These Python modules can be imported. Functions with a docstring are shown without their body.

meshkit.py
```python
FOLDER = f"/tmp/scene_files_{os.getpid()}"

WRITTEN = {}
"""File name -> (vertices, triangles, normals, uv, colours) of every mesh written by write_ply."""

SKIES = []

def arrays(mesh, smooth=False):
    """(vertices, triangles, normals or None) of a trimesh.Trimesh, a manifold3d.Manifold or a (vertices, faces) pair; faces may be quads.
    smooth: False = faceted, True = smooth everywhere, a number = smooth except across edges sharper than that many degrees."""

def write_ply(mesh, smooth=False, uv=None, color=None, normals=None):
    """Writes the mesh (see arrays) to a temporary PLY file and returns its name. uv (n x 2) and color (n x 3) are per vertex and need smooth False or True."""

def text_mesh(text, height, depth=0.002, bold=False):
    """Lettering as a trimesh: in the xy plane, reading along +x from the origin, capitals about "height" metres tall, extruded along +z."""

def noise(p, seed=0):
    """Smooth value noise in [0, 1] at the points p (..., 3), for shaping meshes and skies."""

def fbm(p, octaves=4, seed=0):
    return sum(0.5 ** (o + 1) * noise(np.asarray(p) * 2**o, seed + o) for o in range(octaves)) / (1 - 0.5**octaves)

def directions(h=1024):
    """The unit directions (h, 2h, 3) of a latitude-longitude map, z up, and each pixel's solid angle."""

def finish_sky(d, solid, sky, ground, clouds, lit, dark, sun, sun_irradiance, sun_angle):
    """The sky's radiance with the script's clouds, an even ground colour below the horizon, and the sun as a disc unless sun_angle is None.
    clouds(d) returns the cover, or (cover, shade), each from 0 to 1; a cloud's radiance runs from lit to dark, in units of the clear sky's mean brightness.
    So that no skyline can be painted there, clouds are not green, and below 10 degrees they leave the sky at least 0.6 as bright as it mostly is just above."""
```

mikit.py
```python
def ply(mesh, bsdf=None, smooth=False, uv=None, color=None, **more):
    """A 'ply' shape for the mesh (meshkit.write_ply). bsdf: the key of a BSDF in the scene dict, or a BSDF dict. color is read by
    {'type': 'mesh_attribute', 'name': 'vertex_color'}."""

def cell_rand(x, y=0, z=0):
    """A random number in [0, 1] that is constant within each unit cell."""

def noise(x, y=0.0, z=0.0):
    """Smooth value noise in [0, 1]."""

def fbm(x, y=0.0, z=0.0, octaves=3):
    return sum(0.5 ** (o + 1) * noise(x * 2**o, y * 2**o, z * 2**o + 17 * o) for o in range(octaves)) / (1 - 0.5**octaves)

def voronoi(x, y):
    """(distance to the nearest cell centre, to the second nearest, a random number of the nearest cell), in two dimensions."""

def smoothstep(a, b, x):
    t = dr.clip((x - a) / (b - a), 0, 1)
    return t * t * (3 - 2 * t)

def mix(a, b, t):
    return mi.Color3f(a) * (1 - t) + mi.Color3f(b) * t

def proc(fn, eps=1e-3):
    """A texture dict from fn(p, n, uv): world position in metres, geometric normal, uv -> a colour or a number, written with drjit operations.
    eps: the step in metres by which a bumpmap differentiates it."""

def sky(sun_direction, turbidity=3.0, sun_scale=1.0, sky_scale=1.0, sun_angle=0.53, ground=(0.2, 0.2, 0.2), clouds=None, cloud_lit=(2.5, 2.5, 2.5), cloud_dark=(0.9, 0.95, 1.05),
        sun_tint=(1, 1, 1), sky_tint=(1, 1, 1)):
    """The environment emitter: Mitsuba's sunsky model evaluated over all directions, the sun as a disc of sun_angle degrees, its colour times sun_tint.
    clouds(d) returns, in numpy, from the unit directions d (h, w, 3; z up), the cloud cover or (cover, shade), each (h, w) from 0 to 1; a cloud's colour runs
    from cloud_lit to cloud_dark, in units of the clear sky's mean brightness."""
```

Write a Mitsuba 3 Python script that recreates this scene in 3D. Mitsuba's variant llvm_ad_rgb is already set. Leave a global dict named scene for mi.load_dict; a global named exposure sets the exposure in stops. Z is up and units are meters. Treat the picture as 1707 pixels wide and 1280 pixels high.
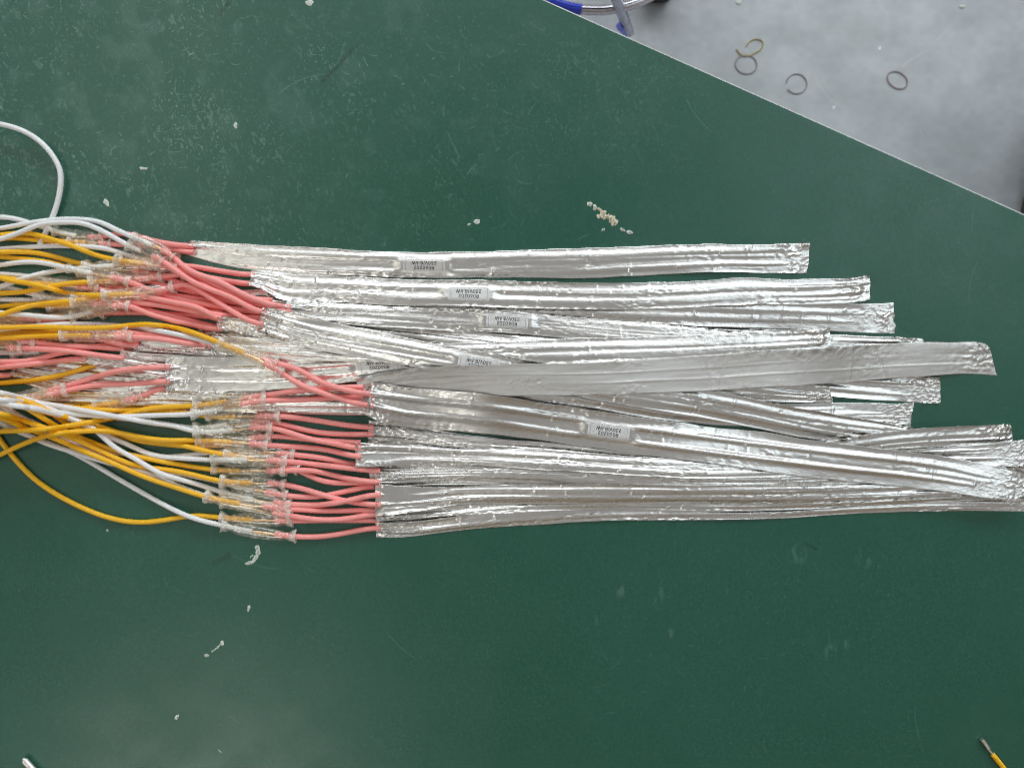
import math, random
import numpy as np, trimesh, shapely.geometry as sg
import drjit as dr, mitsuba as mi
import mikit, meshkit
from mikit import proc, noise, fbm, voronoi, cell_rand, smoothstep, mix
from scipy.ndimage import gaussian_filter, gaussian_filter1d, maximum_filter1d
from scipy.interpolate import CubicSpline, PchipInterpolator

T = mi.ScalarTransform4f
scene, labels = {}, {}

# ------------------------------------------------------------------ camera, light, exposure
FOV = 67.0
UNIT = 0.36e-3                                   # one plan unit on the table, metres
CAM_H = UNIT * 1707 / 2 / math.tan(math.radians(FOV / 2))
FLOOR_Z = -0.75
exposure = 0.27

scene['camera'] = {'type': 'thinlens', 'fov': FOV, 'fov_axis': 'x', 'near_clip': 0.02, 'far_clip': 60.0,
                   'aperture_radius': 0.0009, 'focus_distance': CAM_H - 0.008,
                   'to_world': T().look_at(origin=[0, 0, CAM_H], target=[0, 0, 0], up=[0, 1, 0])}
# the hall's diffuse daylight, its window side and its ceiling lights
scene['ambient'] = {'type': 'constant', 'radiance': {'type': 'rgb', 'value': [0.27, 0.262, 0.255]}}


def panel(key, x0, x1, y0, y1, z, rgb, side):
    scene[key] = {'type': 'rectangle', 'to_world': T().translate([(x0 + x1) / 2, (y0 + y1) / 2, z]).rotate([1, 0, 0], 180).scale([(x1 - x0) / 2, (y1 - y0) / 2, 1]),
                  'bsdf': {'type': 'diffuse', 'reflectance': {'type': 'rgb', 'value': [.6, .6, .6]}},
                  'emitter': {'type': 'area', 'radiance': {'type': 'rgb', 'value': rgb}}}
    labels[key] = {'label': f'white ceiling light panel above the {side} side of the workbench', 'category': 'ceiling light'}


panel('ceiling_light', 1.0, 2.6, 0.25, 2.4, 2.6, [1.15, 1.3, 1.38], 'right')
panel('ceiling_light_001', -1.75, -1.15, -0.3, 2.3, 2.6, [1.3, 1.27, 1.12], 'left')
panel('ceiling_light_002', -1.7, -.85, -2.3, -1.3, 2.6, [4.2, 4.15, 3.8], 'near left')
panel('ceiling_light_003', -.9, .9, 1.45, 3.0, 2.6, [.66, .67, .67], 'far')
scene['window_light'] = {'type': 'rectangle', 'to_world': T().look_at(origin=[0.7, 2.9, 1.55], target=[0.2, 0, 0.0], up=[0, 0, 1]).scale([2.2, .36, 1]),
                         'bsdf': {'type': 'diffuse'}, 'emitter': {'type': 'area', 'radiance': {'type': 'rgb', 'value': [5.8, 6.25, 6.55]}}}
labels['window_light'] = {'label': 'bright window on the far side of the workshop', 'category': 'window'}


# ------------------------------------------------------------------ helpers
def at(u, v, z=0.0):
    """Point at height z (m) whose plan position is (u, v) on the plan grid, u to the right, v towards the near side."""
    k = UNIT * (CAM_H - z) / CAM_H
    u, v = np.asarray(u, float), np.asarray(v, float)
    return np.stack([(u - 853.5) * k, (640.0 - v) * k, np.broadcast_to(z, u.shape) * 1.0], -1)


USED = {}


def key_of(name):
    n = USED.get(name, 0)
    USED[name] = n + 1
    return name if n == 0 else f'{name}_{n:03d}'


def put(name, mesh, bsdf, parent=None, smooth=False, uv=None, **lab):
    key = key_of((parent + '__' if parent else '') + name)
    scene[key] = mikit.ply(mesh, bsdf, smooth, uv=uv)
    if lab:
        labels[key] = lab
    return key


def rgb(*c):
    return {'type': 'rgb', 'value': list(c)}


def two(b):
    return {'type': 'twosided', 'bsdf': b}


def frames(p):
    t = np.gradient(p, axis=0)
    t /= np.linalg.norm(t, axis=1, keepdims=True) + 1e-12
    a = np.cross(t, [0, 0, 1.0])
    a /= np.linalg.norm(a, axis=1, keepdims=True) + 1e-12
    return t, a, np.cross(a, t)


def tube(p, r, sides=10, ry=None, caps=True, jit=None):
    p = np.asarray(p, float)
    r = np.broadcast_to(r, (len(p),))
    ry = r if ry is None else np.broadcast_to(ry, (len(p),))
    t, a, b = frames(p)
    g = np.arange(sides) * 2 * np.pi / sides
    ca, sa = np.cos(g), np.sin(g)
    k = 1.0 if jit is None else jit[:, :, None]
    v = p[:, None] + k * (r[:, None, None] * ca[None, :, None] * a[:, None] + ry[:, None, None] * sa[None, :, None] * b[:, None])
    i, j = np.meshgrid(np.arange(len(p) - 1), np.arange(sides), indexing='ij')
    q = np.stack([i * sides + j, i * sides + (j + 1) % sides, (i + 1) * sides + (j + 1) % sides, (i + 1) * sides + j], -1).reshape(-1, 4)
    f = np.vstack([q[:, [0, 2, 1]], q[:, [0, 3, 2]]])
    v = v.reshape(-1, 3)
    if caps:
        n = len(v)
        v = np.vstack([v, p[:1], p[-1:]])
        s = np.arange(sides)
        f = np.vstack([f, np.stack([np.full(sides, n), s, (s + 1) % sides], 1),
                       np.stack([np.full(sides, n + 1), len(p) * sides - sides + (s + 1) % sides, len(p) * sides - sides + s], 1)])
    return trimesh.Trimesh(v, f, process=False)


def spline(pts, step):
    pts = np.asarray(pts, float)
    d = np.concatenate([[0], np.cumsum(np.linalg.norm(np.diff(pts[:, :2], axis=0), axis=1))])
    n = max(4, int(d[-1] / step) + 1)
    s = np.linspace(0, d[-1], n)
    return s, d, PchipSmooth(d, pts)(s)


class PchipSmooth:
    """Centripetal-like cubic through the points, without overshoot of the widths."""
    def __init__(self, d, p):
        self.xy = CubicSpline(d, p[:, :2], bc_type='natural')
        self.rest = PchipInterpolator(d, p[:, 2:]) if p.shape[1] > 2 else None

    def __call__(self, s):
        return self.xy(s) if self.rest is None else np.hstack([self.xy(s), self.rest(s)])


# ------------------------------------------------------------------ materials
def seg_marks(x, y, cell, keep, length, width, seed):
    """Short straight scuffs, one or none in each cell; 1 on a scuff."""
    gx, gy = x / cell, y / cell
    ix, iy = dr.floor(gx), dr.floor(gy)
    out = mi.Float(0)
    for a in (-1, 0, 1):
        for b in (-1, 0, 1):
            cx, cy = ix + a, iy + b
            r1, r2, r3, r4 = (cell_rand(cx, cy, seed + k) for k in range(4))
            ang = r3 * 6.283
            dx, dy = gx - (cx + r1), gy - (cy + r2)
            ca, sa = dr.cos(ang), dr.sin(ang)
            al, ac = dx * ca + dy * sa, dy * ca - dx * sa
            ac = ac + al * al * (r4 - .5) * 1.2
            L = length * (0.12 + 1.5 * r4 * r4 * r4)
            m = (1 - smoothstep(width * .4, width, dr.abs(ac))) * (1 - smoothstep(L * .6, L, dr.abs(al)))
            out = dr.maximum(out, dr.select(cell_rand(cx, cy, seed + 7) < keep, m * (0.35 + 0.65 * r1), 0))
    return out


def pl(u, v):
    q = at(u, v)
    return float(q[0]), float(q[1])


STREAKS = [((600, 70), (537, 138), .0011), ((398, -20), (366, 26), .0011), ((352, 940), (385, 925), .0016), ((1338, 902), (1362, 916), .0007)]
SMEARS = [(1385, 1085, 20, 1), (1410, 1075, 12, 2), (1118, 1055, 12, 3), (1095, 990, 22, 4), (1000, 1035, 16, 5), (1035, 985, 16, 6), (1440, 930, 26, 7), (1330, 920, 30, 8), (232, 5, 50, 9), (1390, 1108, 8, 10)]


def mat_color(p, n, uv):
    x, y = p.x, p.y
    big = fbm(x * 9 + 3, y * 9, octaves=3)
    fine = fbm(x * 900, y * 900, octaves=2)
    # dust and wear is heaviest towards the far left corner, where work is done
    far = smoothstep(-.02, .20, y) * smoothstep(.17, -.25, x)
    worn = dr.clip(.035 + far * .8 * smoothstep(.3, .62, fbm(x * 22, y * 22 + 5, octaves=3)) + .10 * smoothstep(.5, .75, big), 0, 1)
    c = mix((.0085, .076, .046), (.0135, .089, .059), big) * (0.88 + .24 * fine)
    s = seg_marks(x, y, .012, .5, .40, .040, 11) * worn * (.4 + noise(x * 900, y * 900))
    s = dr.maximum(s, seg_marks(x + .3, y, .0055, .5, .45, .085, 31) * worn * .8 * (.3 + 1.2 * noise(x * 1300, y * 1300)))
    s = dr.maximum(s, seg_marks(x, y + .2, .045, .35, .30, .009, 51) * (.25 + .5 * far))
    patch = smoothstep(.52, .75, fbm(x * 70, y * 70, octaves=3)) * (.05 + .6 * far)
    c = mix(c, (.17, .285, .25), dr.clip(1.0 * s + .18 * patch + .10 * far, 0, 1))
    # little pale specks
    d1, d2, w = voronoi(x * 160, y * 160)
    c = mix(c, (.38, .46, .41), (1 - smoothstep(.015, .02 + 1.6 * w, d1)) * dr.select(w < .035, 1., 0.) * (.25 + .6 * far))
    clump = .25 + .75 * smoothstep(.38, .72, fbm(x * 26 + 3, y * 26, octaves=3))
    c = mix(c, (.19, .30, .26), smoothstep(.80, .93, noise(x * 1150, y * 1150)) * clump * (.08 + .6 * far))
    c = mix(c, (.15, .26, .22), smoothstep(.64, .84, fbm(x * 520 + y * 140, y * 300, octaves=2)) * clump * (.03 + .5 * far))
    # smears left by cleaning and by tape
    for u, v, r, k in SMEARS:
        sx, sy = pl(u, v)
        rr = r * UNIT
        q = dr.sqrt(dr.square((x - sx) * 1.3) + dr.square(y - sy)) / rr
        m = (1 - smoothstep(.2, 1., q)) * smoothstep(.45, .72, fbm(x * 420 + k, y * 160 + k, octaves=2))
        if r == 50:
            m = .3 * (1 - smoothstep(.04, .12, dr.abs(q - .8))) * smoothstep(.1, -.2, (y - sy) / rr)
        c = mix(c, (.13, .22, .20), m * .32)
    for a, b, wd in STREAKS:
        ax, ay = pl(*a)
        bx, by = pl(*b)
        L = math.hypot(bx - ax, by - ay)
        ex, ey = (bx - ax) / L, (by - ay) / L
        al = ((x - ax) * ex + (y - ay) * ey) / L
        ac = dr.abs((y - ay) * ex - (x - ax) * ey) / wd
        m = (1 - smoothstep(.5, 1.6, ac + .8 * (noise(x * 1500, y * 1500) - .5))) * smoothstep(-.05, .1, al) * (1 - smoothstep(.95, 1.04, al)) * (.4 + .5 * al)
        c = mix(c, (.008, .03, .022), m * .6)
    return c


def mat_bump(p, n, uv):
    x, y = p.x, p.y
    wx = x + .0012 * (noise(x * 300, y * 300) - .5)
    wy = y + .0012 * (noise(x * 300 + 40, y * 300) - .5)
    ridges = dr.abs(noise(wx * 1150 + wy * 300, wy * 1350 - wx * 400) - .5)
    return .000022 * dr.minimum(ridges * 3, 1.) + .00003 * fbm(x * 700, y * 700, octaves=2) + .00008 * noise(x * 60, y * 60)


def mat_rough(p, n, uv):
    return .27 + .14 * fbm(p.x * 60, p.y * 60, octaves=2)


scene['green_mat'] = {'type': 'bumpmap', 'arbitrary': proc(mat_bump, eps=2.5e-4), 'scale': 1.0,
                      'bsdf': two({'type': 'principled', 'base_color': proc(mat_color), 'roughness': proc(mat_rough), 'specular': .55})}
scene['edge_white'] = two({'type': 'principled', 'base_color': rgb(.62, .64, .64), 'roughness': .4})
scene['board'] = two({'type': 'principled', 'base_color': rgb(.42, .40, .36), 'roughness': .6})


def floor_color(p, n, uv):
    x, y = p.x, p.y
    a, b = fbm(x * 3, y * 3, octaves=3), fbm(x * 14 + 7, y * 22, octaves=3)
    c = mix((.33, .36, .385), (.45, .475, .485), a)
    c = c * (.80 + .36 * b) * (.94 + .12 * fbm(x * 90, y * 120, octaves=2))
    c = mix(c, (.52, .54, .54), seg_marks(x, y, .09, .5, .35, .03, 91) * .35)
    d1, d2, w = voronoi(x * 22, y * 22)
    return mix(c, (.75, .76, .76), (1 - smoothstep(.03, .07, d1)) * dr.select(w < .05, 1., 0.))


scene['floor_paint'] = two({'type': 'principled', 'base_color': proc(floor_color), 'roughness': proc(lambda p, n, uv: .22 + .3 * fbm(p.x * 7, p.y * 9, octaves=3)), 'specular': .5})


def foil_bump(p, n, uv):
    u, v = uv.x, uv.y
    return .00006 * noise(u * 700, v * 2600) + .00010 * noise(u * 260, v * 420)


foil = lambda a, k: {'type': 'bumpmap', 'arbitrary': proc(foil_bump, eps=1.2e-4), 'scale': k,
                     'bsdf': two({'type': 'roughconductor', 'distribution': 'ggx', 'alpha': a, 'specular_reflectance': rgb(.775, .772, .742), 'material': 'Al'})}
scene['foil'] = foil(.08, .9)
scene['foil_satin'] = foil(.33, .6)


def plastic(c, r=.38):
    return two({'type': 'principled', 'base_color': rgb(*c), 'roughness': r, 'specular': .5})


scene['pink_silicone'] = plastic((.92, .335, .31), .34)
scene['yellow_insulation'] = plastic((.87, .47, .010), .34)
scene['white_insulation'] = plastic((.78, .79, .79), .36)
scene['brass'] = two({'type': 'roughconductor', 'alpha': .2, 'material': 'Cu', 'specular_reflectance': rgb(.95, 1.0, .72)})
scene['tin'] = two({'type': 'roughconductor', 'alpha': .22, 'material': 'Al', 'specular_reflectance': rgb(.9, .88, .84)})


def cloudy(p, n, uv):
    e = dr.abs(uv.x - .5) * 2                    # the crimped ends are crazed and cloudy
    return dr.clip(.06 + .45 * smoothstep(.76, .94, e) * (.3 + noise(p.x * 1500, p.y * 1500)) + .22 * smoothstep(.66, .8, noise(p.x * 700, p.y * 1100)), 0, 1)


scene['clear_film'] = {'type': 'blendbsdf', 'weight': proc(cloudy), 'a': {'type': 'thindielectric', 'int_ior': 1.58, 'specular_transmittance': rgb(.995, .985, .95)},
                       'b': two({'type': 'roughplastic', 'alpha': .12, 'diffuse_reflectance': rgb(.86, .84, .77)})}
scene['sticker'] = two({'type': 'principled', 'base_color': rgb(.66, .66, .65), 'roughness': .3})
scene['sticker_silver'] = two({'type': 'principled', 'base_color': rgb(.74, .73, .71), 'roughness': .34, 'metallic': .75})
scene['ink'] = two({'type': 'diffuse', 'reflectance': rgb(.02, .02, .022)})
scene['chrome'] = two({'type': 'roughconductor', 'alpha': .05, 'material': 'Cr', 'specular_reflectance': rgb(1, 1, 1)})
scene['blue_film'] = two({'type': 'principled', 'base_color': rgb(.02, .05, .55), 'roughness': .12, 'clearcoat': 1.0})
scene['black_rubber'] = two({'type': 'principled', 'base_color': rgb(.012, .011, .011), 'roughness': .6})
scene['brown_box'] = two({'type': 'principled', 'base_color': rgb(.035, .026, .02), 'roughness': .7})
scene['grey_rubber'] = two({'type': 'principled', 'base_color': rgb(.30, .29, .295), 'roughness': .5})
scene['olive_rubber'] = two({'type': 'principled', 'base_color': rgb(.40, .32, .10), 'roughness': .5})
scene['rust_rubber'] = two({'type': 'principled', 'base_color': rgb(.30, .24, .23), 'roughness': .5})
scene['pale_crumb'] = two({'type': 'principled', 'base_color': rgb(.62, .66, .60), 'roughness': .7})
scene['cream_crumb'] = two({'type': 'principled', 'base_color': rgb(.70, .66, .53), 'roughness': .8})

# ------------------------------------------------------------------ floor and workbench
g = 14.0
put('floor', (np.array([[-g, -g, FLOOR_Z], [g, -g, FLOOR_Z], [g, g, FLOOR_Z], [-g, g, FLOOR_Z]]), np.array([[0, 1, 2, 3]])), 'floor_paint',
    kind='structure', label='grey blue painted workshop floor beyond the workbench')
E0, E1 = at(905, -1)[:2], at(1707, 357)[:2]
ed = (E1 - E0) / np.linalg.norm(E1 - E0)
nin = np.array([ed[1], -ed[0]])                 # towards the inside of the bench
nin = nin if nin[1] < 0 else -nin


def bench_poly(a, b, d0, d1):
    q = [E0 + ed * a + nin * d0, E0 + ed * a + nin * d1, E0 + ed * b + nin * d1, E0 + ed * b + nin * d0]
    return sg.Polygon([tuple(x) for x in q])


def slab(poly, z0, z1):
    m = trimesh.creation.extrude_polygon(poly, z1 - z0, engine='earcut')
    m.apply_translation([0, 0, z0])
    return m


bench = 'workbench'
labels[bench] = {'label': 'workbench with a scuffed dark green rubber top and thin white edge', 'category': 'workbench'}
mat_top = slab(bench_poly(-1.1, 1.1, .0007, .95), -.002, 0)
put('mat', mat_top, 'green_mat', bench, label='scuffed dark green rubber mat')
put('board', slab(bench_poly(-1.1, 1.1, .0008, .95), -.028, -.0021), 'board', bench)
put('edge_trim', slab(bench_poly(-1.1, 1.1, 0.0, .00066), -.028, -.0002), 'edge_white', bench, label='thin white edge band')
for a, d in ((-.9, .1), (.9, .1), (-.9, .85), (.9, .85)):
    q = E0 + ed * a + nin * d
    m = trimesh.creation.box([.045, .045, -FLOOR_Z - .029])
    m.apply_translation([q[0], q[1], (FLOOR_Z - .029) / 2])
    put('leg', m, 'edge_white', bench)

# ------------------------------------------------------------------ the resting heights: a map of what already lies on the bench
MAP_X0, MAP_Y0, CELL = -.56, -.32, .36e-3
HM = np.zeros((int(1.12 / CELL), int(.64 / CELL)), np.float32)


def cells(x, y):
    return np.clip(((x - MAP_X0) / CELL).astype(int), 0, HM.shape[0] - 1), np.clip(((y - MAP_Y0) / CELL).astype(int), 0, HM.shape[1] - 1)


def settle(req, win, sig):
    return gaussian_filter1d(maximum_filter1d(req, win, mode='nearest'), sig, mode='nearest')


def rnd_field(rng, shape, sig):
    f = gaussian_filter(rng.standard_normal(shape), sig, mode='nearest')
    return f / (f.std() + 1e-12)


# ------------------------------------------------------------------ a foil strip
MCOL = 40
S_ = np.linspace(-1, 1, MCOL)


def foil_strip(key, pts, seed, z_lead=.0045, lead_s=(-.4, .4), roll=0.0, label_u=None, satin=False, flat=False, crumple=1.0, press=1.0):
    """pts: (u, v, width) along the strip. Returns what the leads need: end point function."""
    rng = np.random.default_rng(seed)
    s, d, q = spline(pts, 2.0)
    n = len(s)
    du = np.gradient(q[:, :2], axis=0)
    du /= np.linalg.norm(du, axis=1, keepdims=True)
    nrm = np.stack([-du[:, 1], du[:, 0]], 1)     # plan units: towards larger v
    wav = rnd_field(rng, (n, 2), (9, 0)) * .024 + rnd_field(rng, (n, 2), (40, 0)) * .02
    half = q[:, 2] / 2
    edge = half[:, None] * (1 + np.where(S_[None] < 0, wav[:, :1], wav[:, 1:]))
    uu = q[:, 0:1] + nrm[:, 0:1] * S_[None] * edge
    vv = q[:, 1:2] + nrm[:, 1:2] * S_[None] * edge
    # ragged cut ends
    cut = (rnd_field(rng, (2, MCOL), (0, 2.5)) * .9)
    ea, eb = np.exp(-np.arange(n) / 5.0)[:, None], np.exp(-(n - 1 - np.arange(n)) / 5.0)[:, None]
    uu += -cut[0][None] * ea + (cut[1][None] + rng.normal() * 3 * S_[None]) * eb
    # resting height: each half finds its own support, then both are raised till nothing is crossed
    ku = np.clip((q[:, 0] - 680) / 170, 0, 1) * np.clip((1620 - q[:, 0]) / 220, 0, 1)
    tip = roll * ku[:, None] * (1 - S_[None]) * edge * UNIT
    z0 = np.zeros((n, MCOL))
    for it in range(2):
        w = at(uu, vv, z0)
        ix, iy = cells(w[..., 0], w[..., 1])
        h = HM[ix, iy] * press
        lo, hi = np.arange(MCOL) < MCOL * .4, np.arange(MCOL) >= MCOL * .6
        zl, zr = settle(h[:, lo].max(1), 41, 17), settle(h[:, hi].max(1), 41, 17)
        lim = .55 * edge.mean(1) * 2 * UNIT
        zm = (zl + zr) / 2
        dz = np.clip((zr - zl) / 2, -lim / 2, lim / 2)
        z0 = zm[:, None] + dz[:, None] * S_[None] + tip
        lack = settle(np.maximum(h - z0, 0).max(1), 41, 17)
        z0 = z0 + lack[:, None]
    # profile: two heating wires under the foil that join in a bend near the far end
    sm = s * UNIT
    L = sm[-1]
    dm = S_[None] * edge * UNIT
    c = .42 * np.median(half) * UNIT * rng.uniform(.78, 1.15)
    off = (rnd_field(rng, (n,), 60) * .06 * np.median(half) * UNIT)[:, None]
    end = L - rng.uniform(13, 19) * UNIT - c
    k = np.clip(1 - sm / (60 * UNIT), 0, 1)[:, None] ** 1.5
    ca = -c * (1 - k) + lead_s[0] * half[0] * UNIT * k + off * (1 - k)
    cb = c * (1 - k) + lead_s[1] * half[0] * UNIT * k + off * (1 - k)
    over = np.maximum(sm[:, None] - end, 0)
    da = np.where(over > 0, np.abs(np.hypot(over, dm - off) - c), np.abs(dm - ca))
    db = np.where(over > 0, da, np.abs(dm - cb))
    hw_ = rng.uniform(.0010, .0016) * (1 + .22 * rnd_field(rng, (n, 1), (45, 0)))
    hr = hw_ + (z_lead - hw_) * np.exp(-sm / (14 * UNIT))[:, None]
    rw = rng.uniform(.0017, .0027)
    rw = rw + (.0021 - rw) * np.exp(-sm / (14 * UNIT))[:, None]
    prof = lambda x: 1 / (1 + (x / rw) ** 4 + .5 * (x / rw) ** 2)
    inside = np.where(over > 0, np.hypot(over, dm - off) < c, (dm > ca) & (dm < cb))
    ridge = hr * np.maximum(prof(da), prof(db))
    tent = rng.uniform(.35, .85) * hr * inside * (1 + .25 * rnd_field(rng, (n, 1), (30, 0)))
    tent = gaussian_filter(tent, (2, 1.8))
    h = np.maximum(ridge, tent)
    if flat:
        h = .55 * gaussian_filter(h, (3, 3.0)) + .0003
        h *= np.clip(.35 + .65 * np.clip((sm - .75 * L) / (.2 * L), 0, 1) + .4 * np.clip(1 - sm / (.12 * L), 0, 1), 0, 1)[:, None]
    if label_u is not None:
        kk = int(np.argmin(np.abs(q[:, 0] - label_u)))
        lw = np.exp(-np.clip(np.abs(np.arange(n) - kk) - 19, 0, 99) ** 2 / 20.0)[:, None]
        top = .0016 * np.clip(1.55 - np.abs(dm - off) / (.0047), 0, 1)
        h = h * (1 - lw) + np.maximum(top, .0002) * lw
    # the foil's own marks
    amp = np.ones((n, MCOL))
    if label_u is not None:
        amp = 1 - .95 * lw * (np.abs(dm - off) < .0052)
    mask = np.clip(rnd_field(rng, (n, MCOL), (14, 6)) * .6 + .02, 0, 1)
    fine = rnd_field(rng, (n, MCOL), (9, 1.4)) * .000045 + rnd_field(rng, (n, MCOL), (1.3, 1.0)) * .00015 * mask * crumple
    sides = np.clip((np.abs(S_) - .5) / .4, 0, 1)[None] * np.clip(rnd_field(rng, (n, 2), (30, 0)), 0, 2)[:, (S_ > 0).astype(int)]
    obl = np.abs(rnd_field(rng, (n, MCOL), (1.9, 2.2))) * .00026 * sides * crumple
    em = np.exp(-np.clip(n - 1 - np.arange(n) - 12, 0, 999) / 10.0)[:, None] + .75 * np.exp(-np.clip(np.arange(n) - 2, 0, 999) / rng.uniform(8, 26))[:, None]
    en = (.0007 - np.abs(rnd_field(rng, (n, MCOL), (1.4, 1.6))) * .00085 + rnd_field(rng, (n, MCOL), (3, 4)) * .00022) * em * crumple * (1 - .75 * np.clip(ridge / .002, 0, 1))
    cr = np.zeros((n, MCOL))
    ar = np.arange(n)[:, None]
    for _ in range(int(rng.integers(26, 40))):
        t0, sl, s0, sw = rng.uniform(12, n - 12), rng.normal() * 1.5, rng.uniform(-.9, .9), rng.choice([.12, .2, .5])
        x = ar - t0 - sl * S_[None] - rng.normal() * .5
        cr += rng.choice([-1, 1.2, 1]) * rng.uniform(.15, .5) * 1e-3 * np.exp(-(x / 1.0) ** 2) * np.exp(-((S_[None] - s0) / sw) ** 2)
    curl = np.clip(rnd_field(rng, (n, 2), (34, 0)) * .6 + .35, 0, 2.2)[:, (S_ > 0).astype(int)] * (np.abs(S_)[None] ** 5) * .0011
    curl = curl * (1 - np.clip(em, 0, 1)) * (.3 if flat else 1)
    warp = rnd_field(rng, (n, MCOL), (26, 7)) * (.00022 if flat else .00020)
    folds = rnd_field(rng, (n, MCOL), (55, 2.2))
    warp = warp + (.00010 * folds - .00030 * np.abs(rnd_field(rng, (n, MCOL), (70, 3.2))) - .00013 * np.abs(rnd_field(rng, (n, MCOL), (50, 1.7)))) * (.4 if flat else 1.0)
    if flat:
        seam = np.zeros((n, MCOL))
        for _ in range(6):
            t0, sl = rng.uniform(.5, .95) * n, rng.normal() * 4
            seam += .00032 * np.exp(-((ar - t0 - sl * S_[None]) / 1.2) ** 2) * np.where(rng.random() < .5, 1, -1)
        for s0 in (-.28, .3):
            fine = fine + .00022 * np.exp(-((S_[None] - s0 - .03 * rnd_field(rng, (n, 1), (25, 0))) / .05) ** 2) * np.clip(rnd_field(rng, (n, 1), (30, 0)) + .8, 0, 1.5)
        cr = cr * .25 + seam
    top = np.maximum(h + (fine + obl + cr + warp) * amp + en * amp + .0003, .00025)
    base = z0 + curl + np.clip(en, 0, 1) * .5
    zt = base + top
    vt = at(uu, vv, zt).reshape(-1, 3)
    jb = [0, 3, 8, MCOL // 2, MCOL - 9, MCOL - 4, MCOL - 1]
    vb = at(uu[:, jb], vv[:, jb], base[:, jb]).reshape(-1, 3)
    i, j = np.meshgrid(np.arange(n - 1), np.arange(MCOL - 1), indexing='ij')
    ft = np.stack([i * MCOL + j, (i + 1) * MCOL + j, (i + 1) * MCOL + j + 1, i * MCOL + j + 1], -1).reshape(-1, 4)
    o, nb = n * MCOL, len(jb)
    i, j = np.meshgrid(np.arange(n - 1), np.arange(nb - 1), indexing='ij')
    fb = o + np.stack([i * nb + j, i * nb + j + 1, (i + 1) * nb + j + 1, (i + 1) * nb + j], -1).reshape(-1, 4)
    i = np.arange(n - 1)
    e1 = np.stack([i * MCOL, o + i * nb, o + (i + 1) * nb, (i + 1) * MCOL], 1)
    e2 = np.stack([i * MCOL + MCOL - 1, (i + 1) * MCOL + MCOL - 1, o + (i + 1) * nb + nb - 1, o + i * nb + nb - 1], 1)
    v, f = np.vstack([vt, vb]), np.vstack([ft, fb, e1, e2])
    # turn faces so that the top looks up
    a, b, cc = v[ft[0, 0]], v[ft[0, 1]], v[ft[0, 2]]
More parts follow.
